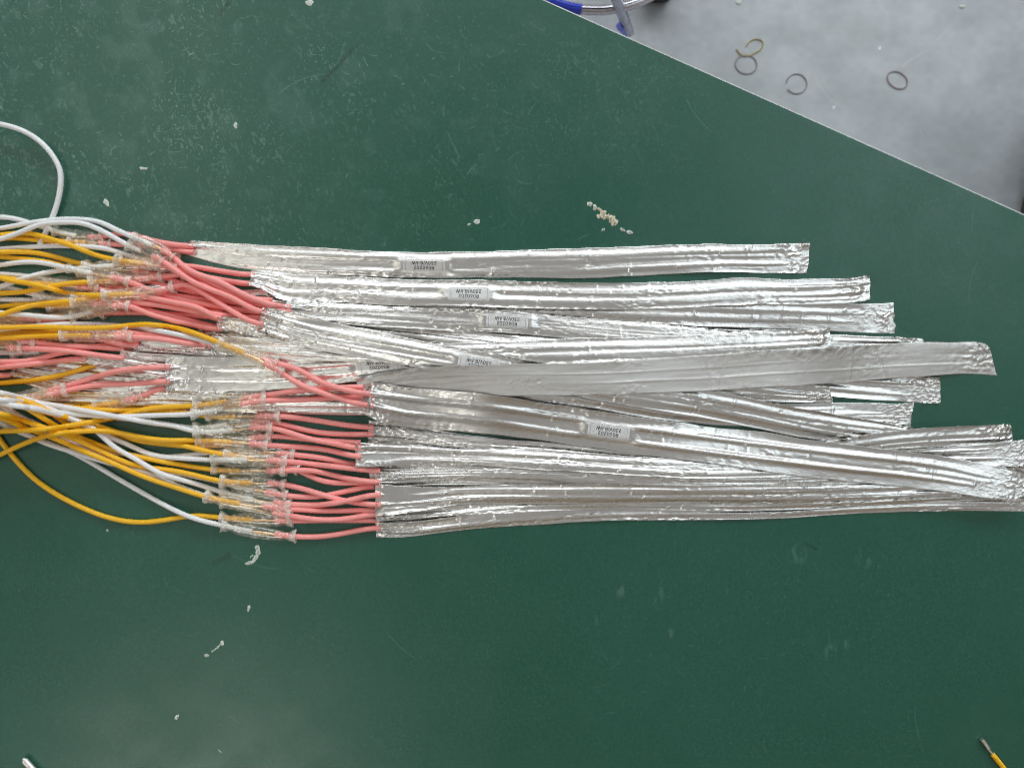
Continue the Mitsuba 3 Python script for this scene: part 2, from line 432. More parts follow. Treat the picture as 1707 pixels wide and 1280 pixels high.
    if np.cross(b - a, cc - a)[2] < 0:
        f = f[:, ::-1]
    uvs = np.vstack([np.stack([np.repeat(sm, MCOL), dm.ravel()], 1), np.stack([np.repeat(sm, nb), dm[:, jb].ravel()], 1)]) + seed * .37
    put('strip', (v, f), 'foil_satin' if satin else 'foil', key, smooth=True, uv=uvs)
    # record in the height map (filled between samples)
    for a in np.linspace(0, .999, 4):
        uf = np.repeat(uu, 1, 0)
        ix, iy = cells(*(at(uf[:, :-1] + a * np.diff(uf, axis=1), vv[:, :-1] + a * np.diff(vv, axis=1), zt[:, :-1])[..., :2].transpose(2, 0, 1)))
        np.maximum.at(HM, (ix, iy), zt[:, :-1].astype(np.float32))
        um, vm = (uu[1:] + uu[:-1]) / 2, (vv[1:] + vv[:-1]) / 2
        ix, iy = cells(*(at(um[:, :-1] + a * np.diff(um, axis=1), vm[:, :-1] + a * np.diff(vm, axis=1), zt[1:, :-1])[..., :2].transpose(2, 0, 1)))
        np.maximum.at(HM, (ix, iy), zt[1:, :-1].astype(np.float32))
    if label_u is not None:
        add_label(key, uu, vv, zt, kk, off[kk, 0], edge, n, 'sticker_silver' if label_u in (707, 632, 905) else 'sticker')
    return z0


def add_label(key, uu, vv, zt, kk, off, edge, n, mat='sticker'):
    """A sticker lying on the strip, its two printed lines upside down to the viewer."""
    LW, LH = 35.0, 11.0                          # half size in plan units

    def on(x, y, lift):
        """x along the strip, y across (both plan units from the sticker's middle) -> world"""
        t = np.clip(kk + x / 2.0, 0, n - 1.001)
        i = t.astype(int)
        f = t - i
        e = edge[kk, MCOL // 2]
        j = np.clip((np.clip((y + off / UNIT) / e, -1, 1) + 1) / 2 * (MCOL - 1), 0, MCOL - 1.001)
        jj = j.astype(int)
        g = j - jj

        def bil(a):
            return (a[i, jj] * (1 - f) + a[i + 1, jj] * f) * (1 - g) + (a[i, jj + 1] * (1 - f) + a[i + 1, jj + 1] * f) * g
        return at(bil(uu), bil(vv), bil(zt) + lift)

    # grid with rounded corners
    nx, ny = 40, 14
    gx, gy = np.meshgrid(np.linspace(-1, 1, nx), np.linspace(-1, 1, ny), indexing='ij')
    cr = 3.0
    py = gy * LH
    inset = np.clip(np.abs(py) - (LH - cr), 0, cr)
    px = gx * (LW - (cr - np.sqrt(np.maximum(cr ** 2 - inset ** 2, 0))))
    i, j = np.meshgrid(np.arange(nx - 1), np.arange(ny - 1), indexing='ij')
    q = np.stack([i * ny + j, i * ny + j + 1, (i + 1) * ny + j + 1, (i + 1) * ny + j], -1).reshape(-1, 4)
    lk = put('label', (on(px.ravel(), py.ravel(), .00016), q), mat, key, smooth=True, label='silvery white rating sticker printed R060202 230V/8.6W')
    parts = []
    for text, y0 in (('R060202', 1.3), ('230V/8.6W', -6.6)):
        m = meshkit.text_mesh(text, 5.6, .001, bold=True)
        v = m.vertices.copy()
        w = v[:, 0].max()
        x, y = v[:, 0] - w / 2, v[:, 1] + y0
        top = v[:, 2] > .0005
        # turned by half a turn: reading direction runs towards smaller u
        parts.append(trimesh.Trimesh(on(-x, y, np.where(top, .00026, .00018)), m.faces[:, ::-1], process=False))
    for x0, x1, y0, y1 in ((-31, -30.6, -9, 9), (30.6, 31, -9, 9), (-31, 31, -9.3, -9.0), (-31, 31, 9.0, 9.3)):
        gx, gy = np.meshgrid(np.linspace(x0, x1, max(2, int((x1 - x0) / 3))), np.linspace(y0, y1, max(2, int((y1 - y0) / 2))), indexing='ij')
        a, b = gx.shape
        i, j = np.meshgrid(np.arange(a - 1), np.arange(b - 1), indexing='ij')
        q = np.stack([i * b + j, i * b + j + 1, (i + 1) * b + j + 1, (i + 1) * b + j], -1).reshape(-1, 4)
        parts.append(trimesh.Trimesh(on(gx.ravel(), gy.ravel(), .00022), np.vstack([q[:, :3], q[:, [0, 2, 3]]]), process=False))
    put('lettering', trimesh.util.concatenate(parts), 'ink', lk)


# ------------------------------------------------------------------ leads: coloured wire, clear splice sleeve, pink silicone wire
R_W = .00155
DISC = [(a, b) for a in range(-5, 6) for b in range(-5, 6) if a * a + b * b <= 20]


def height_path(uv, r, win=13, sig=6):
    """Resting height of the axis of a wire of radius r along the plan path uv."""
    z = np.full(len(uv), r)
    for _ in range(2):
        w = at(uv[:, 0], uv[:, 1], z)
        ix, iy = cells(w[:, 0], w[:, 1])
        req = np.max([HM[np.clip(ix + a, 0, HM.shape[0] - 1), np.clip(iy + b, 0, HM.shape[1] - 1)] for a, b in DISC], 0)
        z = settle(req, win, sig) + r
    return z


def stamp(uv, z, r):
    w = at(uv[:, 0], uv[:, 1], z)
    ix, iy = cells(w[:, 0], w[:, 1])
    for a, b in DISC:
        hh = (z + r * math.sqrt(max(0, 1 - (a * a + b * b) / 22.0))).astype(np.float32)
        np.maximum.at(HM, (np.clip(ix + a, 0, HM.shape[0] - 1), np.clip(iy + b, 0, HM.shape[1] - 1)), hh)


def lead(key, colour, pre, sa, sb, post, strip_z, seed, tail=9):
    """pre: plan points of the coloured wire; sa, sb: ends of the sleeve; post: plan points of the pink wire, the last at the strip's end."""
    rng = np.random.default_rng(seed)
    last, prev = np.array(post[-1], float), np.array(post[-2] if len(post) > 1 else sb, float)
    dirn = (last - prev) / np.linalg.norm(last - prev)
    pts = np.array(list(pre) + [sa, sb] + list(post) + [tuple(last + np.array([1.0, dirn[1] * .3]) * tail)], float)
    s, d, q = spline(pts, 2.0)
    z = height_path(q, R_W + .0002)
    if strip_z is not None:
        k = np.clip((s - (d[-1] - tail - 26)) / 26.0, 0, 1)
        k = k * k * (3 - 2 * k)
        z = z * (1 - k) + (strip_z + R_W + .0004) * k
    ia, ib = (int(np.searchsorted(s, d[len(pre) + j])) for j in (0, 1))
    m = ib - ia
    w = at(q[:, 0], q[:, 1], z)
    c1, c2 = ia + int(m * rng.uniform(.38, .5)), ia + int(m * rng.uniform(.66, .76))
    if c1 > 3:
        put(f'{colour}_lead', tube(w[:c1 + 1], R_W * .97), f'{colour}_insulation', key, smooth=50)
    sw = np.exp(-np.clip(np.arange(c2, len(w)) - c2, 0, 99) / 5.0)
    put('pink_lead', tube(w[c2:], R_W * (1.06 + .12 * sw)), 'pink_silicone', key, smooth=50)
    if ib > 4:
        x = np.linspace(0, 1, m + 1)
        # a tube crimped to the wire near both ends, flared at the very ends
        pinch = np.exp(-((x - .13) / .05) ** 2) + np.exp(-((x - .88) / .05) ** 2)
        ra = .0034 * (1 + .12 * np.sin(x * 3.1)) - .0012 * pinch + .0003 * (np.exp(-(x / .035) ** 2) + np.exp(-((1 - x) / .035) ** 2))
        ra *= 1 + .05 * rnd_field(rng, (m + 1,), 4)
        rb = np.minimum(ra * .78, .0024) * (1 - .12 * np.sin(x * 3.1))
        jit = 1 + (.035 + .11 * np.clip((np.abs(x - .5) - .34) / .1, 0, 1))[:, None] * rnd_field(rng, (m + 1, 14), (1.1, 1.0)) * .55
        jit = np.maximum(jit, .74)
        wc = w[ia:ib + 1] + np.array([0, 0, .0003])
        tb = tube(wc, ra, 14, rb, caps=False, jit=jit)
        uvs = np.stack([np.repeat(x, 14), np.tile(np.arange(14) / 14, m + 1)], 1)
        sk = put('splice_sleeve', tb, 'clear_film', key, smooth=True, uv=uvs)
        # stripped, twisted conductor and its folded tail
        t = np.arange(c1 - 1, c2 + 2)
        side = np.sin((t - t[0]) / (t[-1] - t[0]) * np.pi)
        wire = w[t] + np.stack([0 * side, side * .0004 * rng.choice([-1, 1]), side * .0003], 1)
        tail_ = w[t[:max(4, int(len(t) * .8))]]
        sd = np.linspace(0, 1, len(tail_))
        tail_ = tail_ + np.stack([0 * sd, -.0007 * np.sin(sd * 2.6), .0006 * np.sin(sd * 2.8)], 1)
        put('conductor', trimesh.util.concatenate([tube(wire, .00055, 7), tube(tail_, .00035, 6)]), 'brass', sk, smooth=50)
    stamp(q, z, R_W)
    if ib > 4:
        stamp(q[ia:ib], z[ia:ib], .0023)


# ------------------------------------------------------------------ the heaters, lowest first
# strip: (u, v, width); leads: colour, wire points, sleeve start, sleeve end, pink points up to the strip
Y, W = 'yellow', 'white'
HEATERS = [
    ('foil strip heater buried under the second and third strips from the far side',
     dict(strip=[(400, 500, 34), (700, 500, 36), (1000, 502, 36), (1380, 500, 36)],
          leads=[(Y, [(-40, 425), (40, 432), (100, 442)], (130, 452), (235, 466), [(300, 482), (400, 495)]),
                 (W, [(-40, 455), (20, 458), (50, 461)], (75, 466), (185, 478), [(260, 488), (330, 498), (400, 505)])])),
    ('foil strip heater buried under the gently sloping strip with the tilted sticker',
     dict(strip=[(380, 525, 34), (700, 533, 36), (1000, 548, 36), (1370, 570, 36)],
          leads=[(W, [(-40, 498), (40, 500), (90, 503)], (120, 508), (225, 505), [(300, 512), (380, 520)]),
                 (Y, [(-40, 537), (30, 533)], (60, 530), (175, 522), [(250, 522), (320, 526), (380, 530)])])),
    ('foil strip heater buried mid pile, its two sleeves side by side at the left',
     dict(strip=[(330, 562, 30), (600, 576, 36), (1000, 590, 36), (1350, 578, 34)],
          leads=[(Y, [(-40, 575), (20, 570)], (50, 566), (160, 566), [(250, 562), (330, 558)]),
                 (W, [(-60, 590), (-10, 588)], (20, 588), (130, 580), [(220, 572), (330, 566)])])),
    ('narrow foil strip heater lying lowest at the left, half under the pink leads',
     dict(strip=[(32, 604, 15), (101, 610, 22), (180, 620, 34), (300, 634, 40), (600, 650, 40), (1060, 668, 40)],
          leads=[(Y, [(-200, 612)], (-150, 612), (-60, 610), [(-20, 607), (32, 602)])])),
    ('foil strip heater with creased tail by the left margin, below the clear sleeves',
     dict(strip=[(18, 622, 20), (80, 634, 30), (170, 645, 40), (300, 655, 40), (600, 660, 40), (1040, 660, 40)],
          leads=[(W, [(-200, 640)], (-150, 638), (-60, 633), [(-20, 628), (18, 625)])])),
    ('foil strip heater whose lower edge shows under the big labelled strip in the left pile',
     dict(strip=[(62, 664, 26), (150, 667, 30), (266, 668, 30), (441, 678, 22), (614, 682, 22), (800, 690, 30), (1090, 700, 36)],
          leads=[(Y, [(-160, 690)], (-120, 685), (-20, 676), [(20, 670), (62, 664)])])),
    ('foil strip heater hidden below the big labelled strip, fed by a low yellow lead',
     dict(strip=[(285, 640, 36), (400, 645, 36), (700, 650, 36), (1000, 655, 36), (1300, 665, 36)],
          leads=[(Y, [(11, 668), (32, 673), (66, 681), (106, 684)], (154, 678), (239, 659), [(262, 650), (285, 646)]),
                 (Y, [(-30, 640), (58, 633), (106, 624), (159, 608)], (190, 602), (255, 620), [(270, 628), (285, 634)])])),
    ('short visible foil strip heater end at the left under two curved pink leads',
     dict(strip=[(136, 594, 20), (215, 608, 26), (320, 618, 36), (500, 630, 40), (800, 640, 40), (1170, 640, 40)],
          leads=[(W, [(-220, 610)], (-170, 606), (-80, 604), [(-30, 604), (0, 603), (49, 601), (98, 589), (136, 585)]),
                 (Y, [(-220, 620)], (-160, 620), (-70, 618), [(-20, 616), (0, 613), (60, 606), (136, 598)])])),
    ('foil strip heater beginning just above the big labelled strip in the left pile',
     dict(strip=[(199, 591, 24), (275, 598, 34), (400, 598, 38), (581, 598, 40), (800, 600, 40), (1000, 610, 40), (1235, 625, 40)],
          leads=[(W, [(-120, 560)], (-60, 562), (62, 571), [(98, 576), (150, 578), (199, 581)]),
                 (Y, [(-140, 570)], (-70, 574), (40, 580), [(98, 584), (150, 590), (199, 596)])])),
    ('foil strip heater between the upper and lower lead bundles, mostly covered',
     dict(strip=[(222, 572, 24), (345, 578, 30), (500, 585, 34), (700, 592, 38), (1000, 600, 40), (1255, 605, 40)],
          leads=[(W, [(-90, 526)], (-40, 527), (72, 533), [(120, 540), (160, 552), (222, 567)]),
                 (Y, [(-90, 536)], (-40, 538), (60, 545), [(120, 550), (160, 562), (222, 576)])])),
    ('foil strip heater with a coppery reflection showing in the gap right of centre',
     dict(strip=[(468, 556, 40), (600, 582, 40), (700, 606, 40), (800, 630, 38), (900, 648, 38), (1000, 664, 36), (1105, 682, 36), (1250, 692, 36), (1400, 690, 38), (1521, 690, 38)],
          leads=[(Y, [(-30, 462), (0, 463), (20, 465)], (50, 470), (165, 482), [(250, 500), (340, 525), (420, 545), (468, 548)]),
                 (W, [(-30, 484), (10, 480)], (60, 492), (190, 505), [(260, 520), (340, 540), (420, 556), (468, 562)])])),
    ('topmost foil strip heater at the far side of the pile, with silvery sticker',
     dict(strip=[(314, 413, 26), (417, 429, 42), (520, 436, 46), (650, 441, 43), (770, 442, 43), (884, 440, 46), (964, 439, 49), (1070, 435, 50), (1187, 431, 47), (1293, 431, 48), (1348, 430, 45)], lab=707,
          leads=[(Y, [(-10, 400), (22, 397), (49, 399), (76, 401)], (112, 403), (187, 407), [(209, 408), (258, 411), (314, 420)]),
                 (W, [(-60, 366), (-10, 362), (20, 364), (47, 371)], (88, 384), (172, 394), [(197, 390), (246, 399), (314, 410)])])),
    ('foil strip heater ending in a bright flat corner, third from the far side',
     dict(strip=[(446, 505, 34), (560, 503, 40), (650, 507, 42), (814, 511, 42), (994, 515, 42), (1164, 521, 44), (1281, 525, 44), (1400, 529, 46), (1491, 531, 50)],
          leads=[(W, [(-40, 420), (17, 414), (49, 412), (98, 410), (138, 411), (172, 414), (209, 424)], (241, 433), (310, 462), [(345, 478), (400, 494), (446, 500)]),
                 (Y, [(-40, 418), (0, 420), (32, 420), (62, 422), (98, 430)], (140, 441), (250, 456), [(300, 472), (360, 497), (446, 508)])])),
    ('foil strip heater second from the far side, white sticker left of its middle',
     dict(strip=[(417, 465, 24), (441, 468, 32), (470, 477, 43), (534, 482, 46), (650, 486, 44), (800, 489, 43), (884, 492, 44), (1048, 494, 44), (1164, 490, 43), (1234, 486, 46), (1307, 487, 43), (1436, 483, 42), (1450, 482, 40)], lab=781,
          leads=[(W, [(-40, 486), (0, 478), (37, 465), (86, 453)], (138, 447), (266, 441), [(295, 442), (344, 448), (417, 458)]),
                 (Y, [(-40, 491), (0, 489), (49, 485), (98, 475)], (146, 470), (271, 461), [(308, 458), (344, 462), (417, 473)])])),
    ('foil strip heater whose sticker peeks out as a thin line below the tilted sticker',
     dict(strip=[(440, 526, 40), (560, 538, 38), (650, 547, 36), (814, 563, 36), (905, 573, 38), (1000, 584, 40), (1200, 612, 42), (1400, 640, 44), (1567, 651, 44)], lab=905,
          leads=[(Y, [(-40, 512), (0, 511), (37, 508)], (80, 510), (190, 505), [(250, 507), (320, 518), (400, 528), (440, 530)]),
                 (W, [(-40, 446), (0, 442), (42, 437), (81, 440)], (111, 447), (215, 470), [(260, 487), (340, 507), (440, 520)])])),
    ('foil strip heater with a tilted sticker, sloping gently to the right in mid pile',
     dict(strip=[(476, 515, 24), (558, 522, 34), (650, 528, 36), (744, 533, 36), (846, 537, 36), (1000, 551, 36), (1117, 560, 36), (1246, 570, 38), (1400, 578, 40), (1538, 580, 36)], lab=846,
          leads=[(Y, [(-40, 394), (0, 392), (30, 389), (54, 390), (86, 399), (118, 409), (148, 421)], (192, 433), (296, 449), [(335, 464), (385, 488), (435, 508), (476, 519)]),
                 (W, [(-40, 385), (0, 381), (49, 372), (98, 366), (138, 366), (167, 371), (192, 382)], (221, 395), (293, 432), [(312, 448), (358, 467), (405, 490), (440, 504), (476, 512)])])),
    ('foil strip heater fed by two thick pink leads under the steep strip at left centre',
     dict(strip=[(361, 543, 36), (434, 556, 36), (511, 576, 36), (600, 594, 36), (700, 606, 36), (1000, 632, 34), (1200, 648, 32), (1386, 660, 28)],
          leads=[(W, [(-40, 519), (20, 523), (62, 527)], (118, 528), (215, 511), [(246, 522), (283, 533), (320, 541), (361, 548)]),
                 (Y, [(-40, 545), (0, 526), (37, 513), (74, 506)], (118, 502), (235, 494), [(253, 497), (295, 505), (344, 520), (361, 529)])])),
    ('broad foil strip heater in the left pile, its sticker low beside the white flap',
     dict(strip=[(275, 624, 56), (400, 624, 56), (500, 620, 52), (632, 609, 48), (800, 604, 44), (1000, 606, 42), (1310, 622, 40)], lab=632,
          leads=[(W, [(-60, 692)], (0, 672), (112, 643), [(146, 632), (199, 618), (275, 612)]),
                 (Y, [(-60, 700)], (0, 680), (112, 651), [(159, 642), (213, 640), (275, 636)])])),
    ('foil strip heater ending in a rounded bump just above the grey matt strip',
     dict(strip=[(344, 572, 26), (440, 580, 30), (600, 588, 32), (700, 590, 34), (814, 590, 38), (955, 585, 40), (1129, 580, 40), (1258, 573, 40), (1384, 566, 38)],
          leads=[(Y, [(-60, 558), (0, 556), (62, 553)], (100, 552), (215, 555), [(271, 561), (344, 567)]),
                 (Y, [(-60, 566), (0, 564), (62, 560)], (101, 559), (222, 562), [(271, 566), (344, 576)])])),
    ('steep foil strip heater crossing the pile, its sticker cut off by the grey strip',
     dict(strip=[(434, 531, 43), (464, 540, 47), (511, 553, 50), (605, 573, 48), (698, 590, 44), (800, 607, 42), (900, 626, 42), (1000, 645, 44), (1187, 675, 48), (1307, 699, 46), (1424, 719, 46), (1530, 732, 40)], lab=798,
          leads=[(Y, [(-40, 450), (0, 463), (25, 469), (62, 475), (98, 485), (130, 491)], (170, 492), (290, 478), [(303, 475), (344, 492), (381, 515), (431, 539)]),
                 (W, [(-40, 412), (0, 399), (32, 388), (69, 374), (98, 371), (133, 372), (157, 379), (185, 393)], (212, 408), (273, 437), [(312, 464), (344, 480), (394, 500), (435, 519)])])),
    ('grey matt foil strip heater lying smooth side up across the middle of the pile',
     dict(strip=[(597, 652, 46), (650, 642, 48), (767, 634, 50), (884, 632, 52), (1000, 631, 55), (1094, 626, 58), (1187, 621, 60), (1281, 614, 62), (1377, 610, 60), (1494, 602, 58), (1600, 598, 56), (1655, 597, 53)], flat=True, late=True,
          leads=[(Y, [(-40, 722), (0, 719), (53, 717), (106, 711), (159, 702), (199, 694), (234, 684), (280, 678)], (322, 676), (445, 658), [(511, 650), (597, 645)]),
                 (W, [(-40, 660), (11, 674), (53, 680), (106, 688), (159, 693), (213, 694), (266, 692)], (319, 690), (443, 668), [(487, 667), (597, 661)])])),
    ('uppermost foil strip heater of the near pile, its far end rising at the right margin',
     dict(strip=[(614, 719, 38), (690, 727, 34), (767, 737, 28), (884, 745, 24), (1048, 760, 26), (1281, 764, 30), (1500, 738, 42), (1640, 731, 42), (1688, 730, 42)], roll=0.00,
          leads=[(Y, [(-40, 668), (60, 672), (150, 682), (244, 684), (290, 686)], (343, 693), (467, 694), [(534, 702), (614, 712)]),
                 (W, [(-40, 672), (60, 680), (130, 690), (197, 697), (239, 701), (279, 707)], (321, 713), (452, 704), [(511, 717), (558, 723), (614, 724)])])),
    ('foil strip heater in the near pile, second from its far side',
     dict(strip=[(592, 767, 30), (690, 771, 26), (767, 775, 22), (884, 779, 27), (1048, 788, 27), (1281, 793, 27), (1500, 782, 26), (1706, 752, 42)], roll=-0.15,
          leads=[(W, [(-20, 665), (5, 677), (40, 698), (74, 719), (112, 735), (159, 747), (199, 755), (260, 762), (320, 758)], (377, 753), (492, 758), [(546, 765), (592, 774)]),
                 (Y, [(-40, 652), (40, 668), (93, 693), (128, 714), (170, 718), (213, 730), (252, 738), (290, 742)], (335, 744), (452, 727), [(504, 731), (592, 737)])])),
    ('foil strip heater in the near pile, squeezed third from its far side',
     dict(strip=[(616, 802, 34), (690, 802, 28), (767, 802, 22), (884, 805, 27), (1048, 811, 27), (1281, 814, 27), (1500, 807, 24), (1724, 785, 42)], roll=-0.12,
          leads=[(Y, [(-40, 664), (61, 684), (150, 706), (235, 731), (292, 740), (332, 749)], (372, 757), (497, 784), [(534, 800), (616, 804)]),
                 (W, [(-40, 676), (60, 706), (130, 742), (200, 770), (280, 787), (330, 795)], (368, 803), (480, 826), [(534, 827), (616, 812)])])),
    ('near pile foil strip heater fed by two straight sleeves, one white wire and one yellow',
     dict(strip=[(625, 794, 28), (690, 792, 24), (767, 790, 20), (884, 792, 26), (1048, 800, 25), (1281, 804, 25), (1500, 799, 24), (1730, 795, 40)], roll=0.08,
          leads=[(Y, [(-40, 650), (15, 666), (61, 690), (106, 717), (146, 734), (191, 751), (239, 763), (292, 773)], (353, 782), (476, 784), [(523, 785), (569, 795), (625, 803)]),
                 (W, [(-40, 668), (60, 682), (124, 701), (175, 725), (213, 741), (252, 757), (292, 763)], (353, 766), (478, 769), [(534, 775), (580, 780), (625, 784)])])),
    ('lowest foil strip heater along the near edge of the pile on the green mat',
     dict(strip=[(626, 879, 36), (690, 876, 34), (767, 868, 32), (884, 857, 36), (1048, 850, 35), (1281, 848, 34), (1424, 840, 32), (1541, 836, 32), (1735, 836, 32)], roll=-0.02,
          leads=[(Y, [(-30, 690), (0, 733), (16, 754), (53, 794), (93, 823), (133, 844), (173, 860), (226, 870), (279, 866), (319, 860)], (366, 862), (487, 868), [(534, 867), (580, 867), (626, 867)]),
                 (W, [(-40, 686), (0, 706), (40, 723), (80, 738), (128, 758), (159, 775), (199, 799), (239, 822), (279, 844), (319, 862)], (369, 875), (493, 894), [(534, 894), (581, 887), (626, 880)])])),
    ('foil strip heater just above the lowest one at the near edge of the pile',
     dict(strip=[(627, 852, 34), (690, 850, 28), (767, 847, 24), (884, 839, 29), (1048, 836, 27), (1281, 837, 27), (1500, 828, 22), (1716, 820, 36)], roll=-0.10,
          leads=[(W, [(-40, 684), (0, 702), (40, 722), (80, 740), (114, 751), (173, 769), (226, 783), (266, 796), (319, 818)], (368, 834), (486, 860), [(534, 866), (580, 864), (627, 857)]),
                 (Y, [(-40, 683), (0, 695), (35, 710), (88, 730), (133, 749), (186, 771), (239, 794), (292, 812)], (340, 827), (482, 848), [(534, 851), (580, 851), (627, 850)])])),
    ('foil strip heater of the near pile whose left end starts farthest left',
     dict(strip=[(593, 756, 44), (680, 757, 34), (767, 760, 26), (884, 765, 33), (1048, 776, 32), (1281, 780, 32), (1500, 764, 28), (1718, 757, 46)], late=True, roll=0.06,
          leads=[(Y, [(-60, 785), (0, 758), (32, 743), (80, 726), (133, 719), (181, 719), (226, 727), (266, 733)], (326, 734), (447, 742), [(511, 746), (560, 753), (593, 760)]),
                 (W, [(-40, 664), (80, 674), (160, 688), (220, 699), (260, 706), (290, 710)], (322, 718), (455, 714), [(511, 730), (560, 740), (593, 746)])])),
    ('foil strip heater with a wide crumpled left end in the near pile',
     dict(strip=[(626, 833, 50), (690, 832, 42), (767, 826, 30), (884, 824, 32), (1048, 824, 30), (1281, 824, 30), (1500, 818, 24), (1712, 806, 44)], roll=0.06,
          leads=[(Y, [(-40, 680), (60, 708), (150, 743), (226, 775), (292, 785), (325, 792)], (366, 801), (476, 808), [(523, 820), (569, 833), (626, 841)]),
                 (W, [(-40, 648), (40, 664), (80, 678), (114, 695), (159, 717), (186, 741), (226, 765), (266, 788), (319, 804)], (367, 819), (485, 840), [(534, 841), (581, 834), (626, 825)])])),
    ('long foil strip heater on top of the near pile, its sticker plainly readable',
     dict(strip=[(614, 665, 56), (660, 676, 66), (767, 686, 66), (884, 700, 65), (1048, 723, 61), (1141, 736, 60), (1293, 756, 62), (1424, 773, 60), (1565, 789, 58), (1706, 810, 54)], lab=1014,
          leads=[(W, [(-60, 553), (0, 549), (62, 543), (123, 540), (184, 542), (234, 547), (283, 555), (332, 566)], (366, 575), (464, 606), [(494, 615), (530, 634), (569, 648), (614, 656)]),
                 (Y, [(-40, 548), (62, 545), (123, 547), (190, 545), (236, 541), (271, 543), (303, 549), (332, 558)], (362, 570), (468, 621), [(499, 640), (546, 658), (614, 675)])])),
]
late = []
for num, (text, h) in enumerate(HEATERS):
    if num == len(HEATERS) - 1:                   # leads that lie over those of their neighbours
        for args in late:
            lead(*args)
    key = key_of('foil_heater')
    labels[key] = {'label': text, 'category': 'foil heater'}
    pts = np.array(h['strip'], float)
    u0, v0, w0 = pts[0]
    ls = sorted(np.clip((ld[4][-1][1] - v0) / (w0 / 2), -.72, .72) for ld in h['leads'])
    if len(ls) == 1:
        ls = [ls[0], -ls[0] if abs(ls[0]) > .2 else .5]
    z0 = foil_strip(key, pts, 100 + num, lead_s=tuple(ls), label_u=h.get('lab'), roll=h.get('roll', 0.0), satin=h.get('flat', False), flat=h.get('flat', False))
    for k, (colour, pre, sa, sb, post) in enumerate(h['leads']):
        if pre[0][0] < 20 and pre[0][0] > -150:   # the wires run on to the left
            a, b = np.array(pre[0], float), np.array((list(pre) + [sa])[1], float)
            dd = (a - b) / np.linalg.norm(a - b)
            pre = [tuple(a + np.array([-110, dd[1] * 40]))] + list(pre)
        sv = (post[-1][1] - v0) / (w0 / 2)
        j = int(np.clip((sv + 1) / 2 * (MCOL - 1), 2, MCOL - 3))
        args = (key, colour, pre, sa, sb, post, float(z0[2, j]), 1000 + 10 * num + k)
        late.append(args) if h.get('late') else lead(*args)

# the loose white wire that loops out on the far side
s, d, q = spline([(-110, 196), (-40, 199), (0, 207), (32, 216), (65, 235), (88, 260), (100, 285), (101, 309), (95, 341), (86, 366), (76, 388), (66, 410)], 2.0)
z = np.interp(s / s[-1], [0, .45, .78, .9, 1], [.010, .006, .0035, .002, .0018])
put('white_wire', tube(at(q[:, 0], q[:, 1], z), R_W), 'white_insulation', smooth=50, label='loose white wire looping out over the green mat at the far left', category='wire')

# ------------------------------------------------------------------ small things on the mat
s, d, q = spline([(1690, 1300), (1676, 1283), (1664, 1268), (1655, 1257)], 1.5)
cut = 'cut_wire'
labels[cut] = {'label': 'yellow wire with a stripped grey tip at the near right corner', 'category': 'wire'}
put('insulation', tube(at(q[:, 0], q[:, 1], np.full(len(q), .0016)), .00150), 'yellow_insulation', cut, smooth=50)
s, d, q = spline([(1657, 1259), (1650, 1251), (1645, 1243), (1636, 1231)], 1.0)
put('tip', tube(at(q[:, 0], q[:, 1], np.full(len(q), .0016)), np.interp(np.arange(len(q)) / (len(q) - 1), [0, .3, .45, 1], [.0007, .0008, .0012, .00135])), 'tin', cut, smooth=50)
s, d, q = spline([(41, 1266), (50, 1276), (70, 1298)], 1.5)
pin = 'metal_pin'
labels[pin] = {'label': 'silver metal pin end at the near left corner', 'category': 'pin'}
put('body', tube(at(q[:, 0], q[:, 1], np.full(len(q), .0022)), .0021, 14), 'tin', pin, smooth=50)
put('core', tube(at(q[:2, 0] - np.array([2.2, 0]), q[:2, 1] - np.array([2.6, 0]), np.full(2, .0022)), .0010, 10), 'tin', pin, smooth=50)


def blob(cx, cy, rx, ry, rot, seed, hgt=.0004, rough=.35):
    """A flat ragged flake with a little height."""
    rng = np.random.default_rng(seed)
    na, nr = 26, 5
    a = np.arange(na) * 2 * np.pi / na
    r = 1 + rough * gaussian_filter1d(rng.standard_normal(na), 1.1, mode='wrap')
    v, co, si = [], math.cos(rot), math.sin(rot)
    for i in range(nr):
        k = 1 - i / nr
        x, y = np.cos(a) * r * rx * k, np.sin(a) * r * ry * k
        zz = hgt * (1 - k ** 3) * (1 + .5 * rng.standard_normal(na)) if i else np.zeros(na)
        v.append(at(cx + x * co - y * si, cy + x * si + y * co, np.maximum(zz, 0) + 1e-5))
    v.append(at([cx], [cy], np.array([hgt])))
    f = []
    for i in range(nr - 1):
        for j in range(na):
            f.append([i * na + j, i * na + (j + 1) % na, (i + 1) * na + (j + 1) % na])
            f.append([i * na + j, (i + 1) * na + (j + 1) % na, (i + 1) * na + j])
    for j in range(na):
        f.append([(nr - 1) * na + j, (nr - 1) * na + (j + 1) % na, nr * na])
    return trimesh.Trimesh(np.vstack(v), np.array(f)[:, ::-1], process=False)


def flake(parts, bsdf, text, cat='paint fleck', name='paint_fleck'):
    put(name, trimesh.util.concatenate([blob(*b) for b in parts]), bsdf, label=text, category=cat)


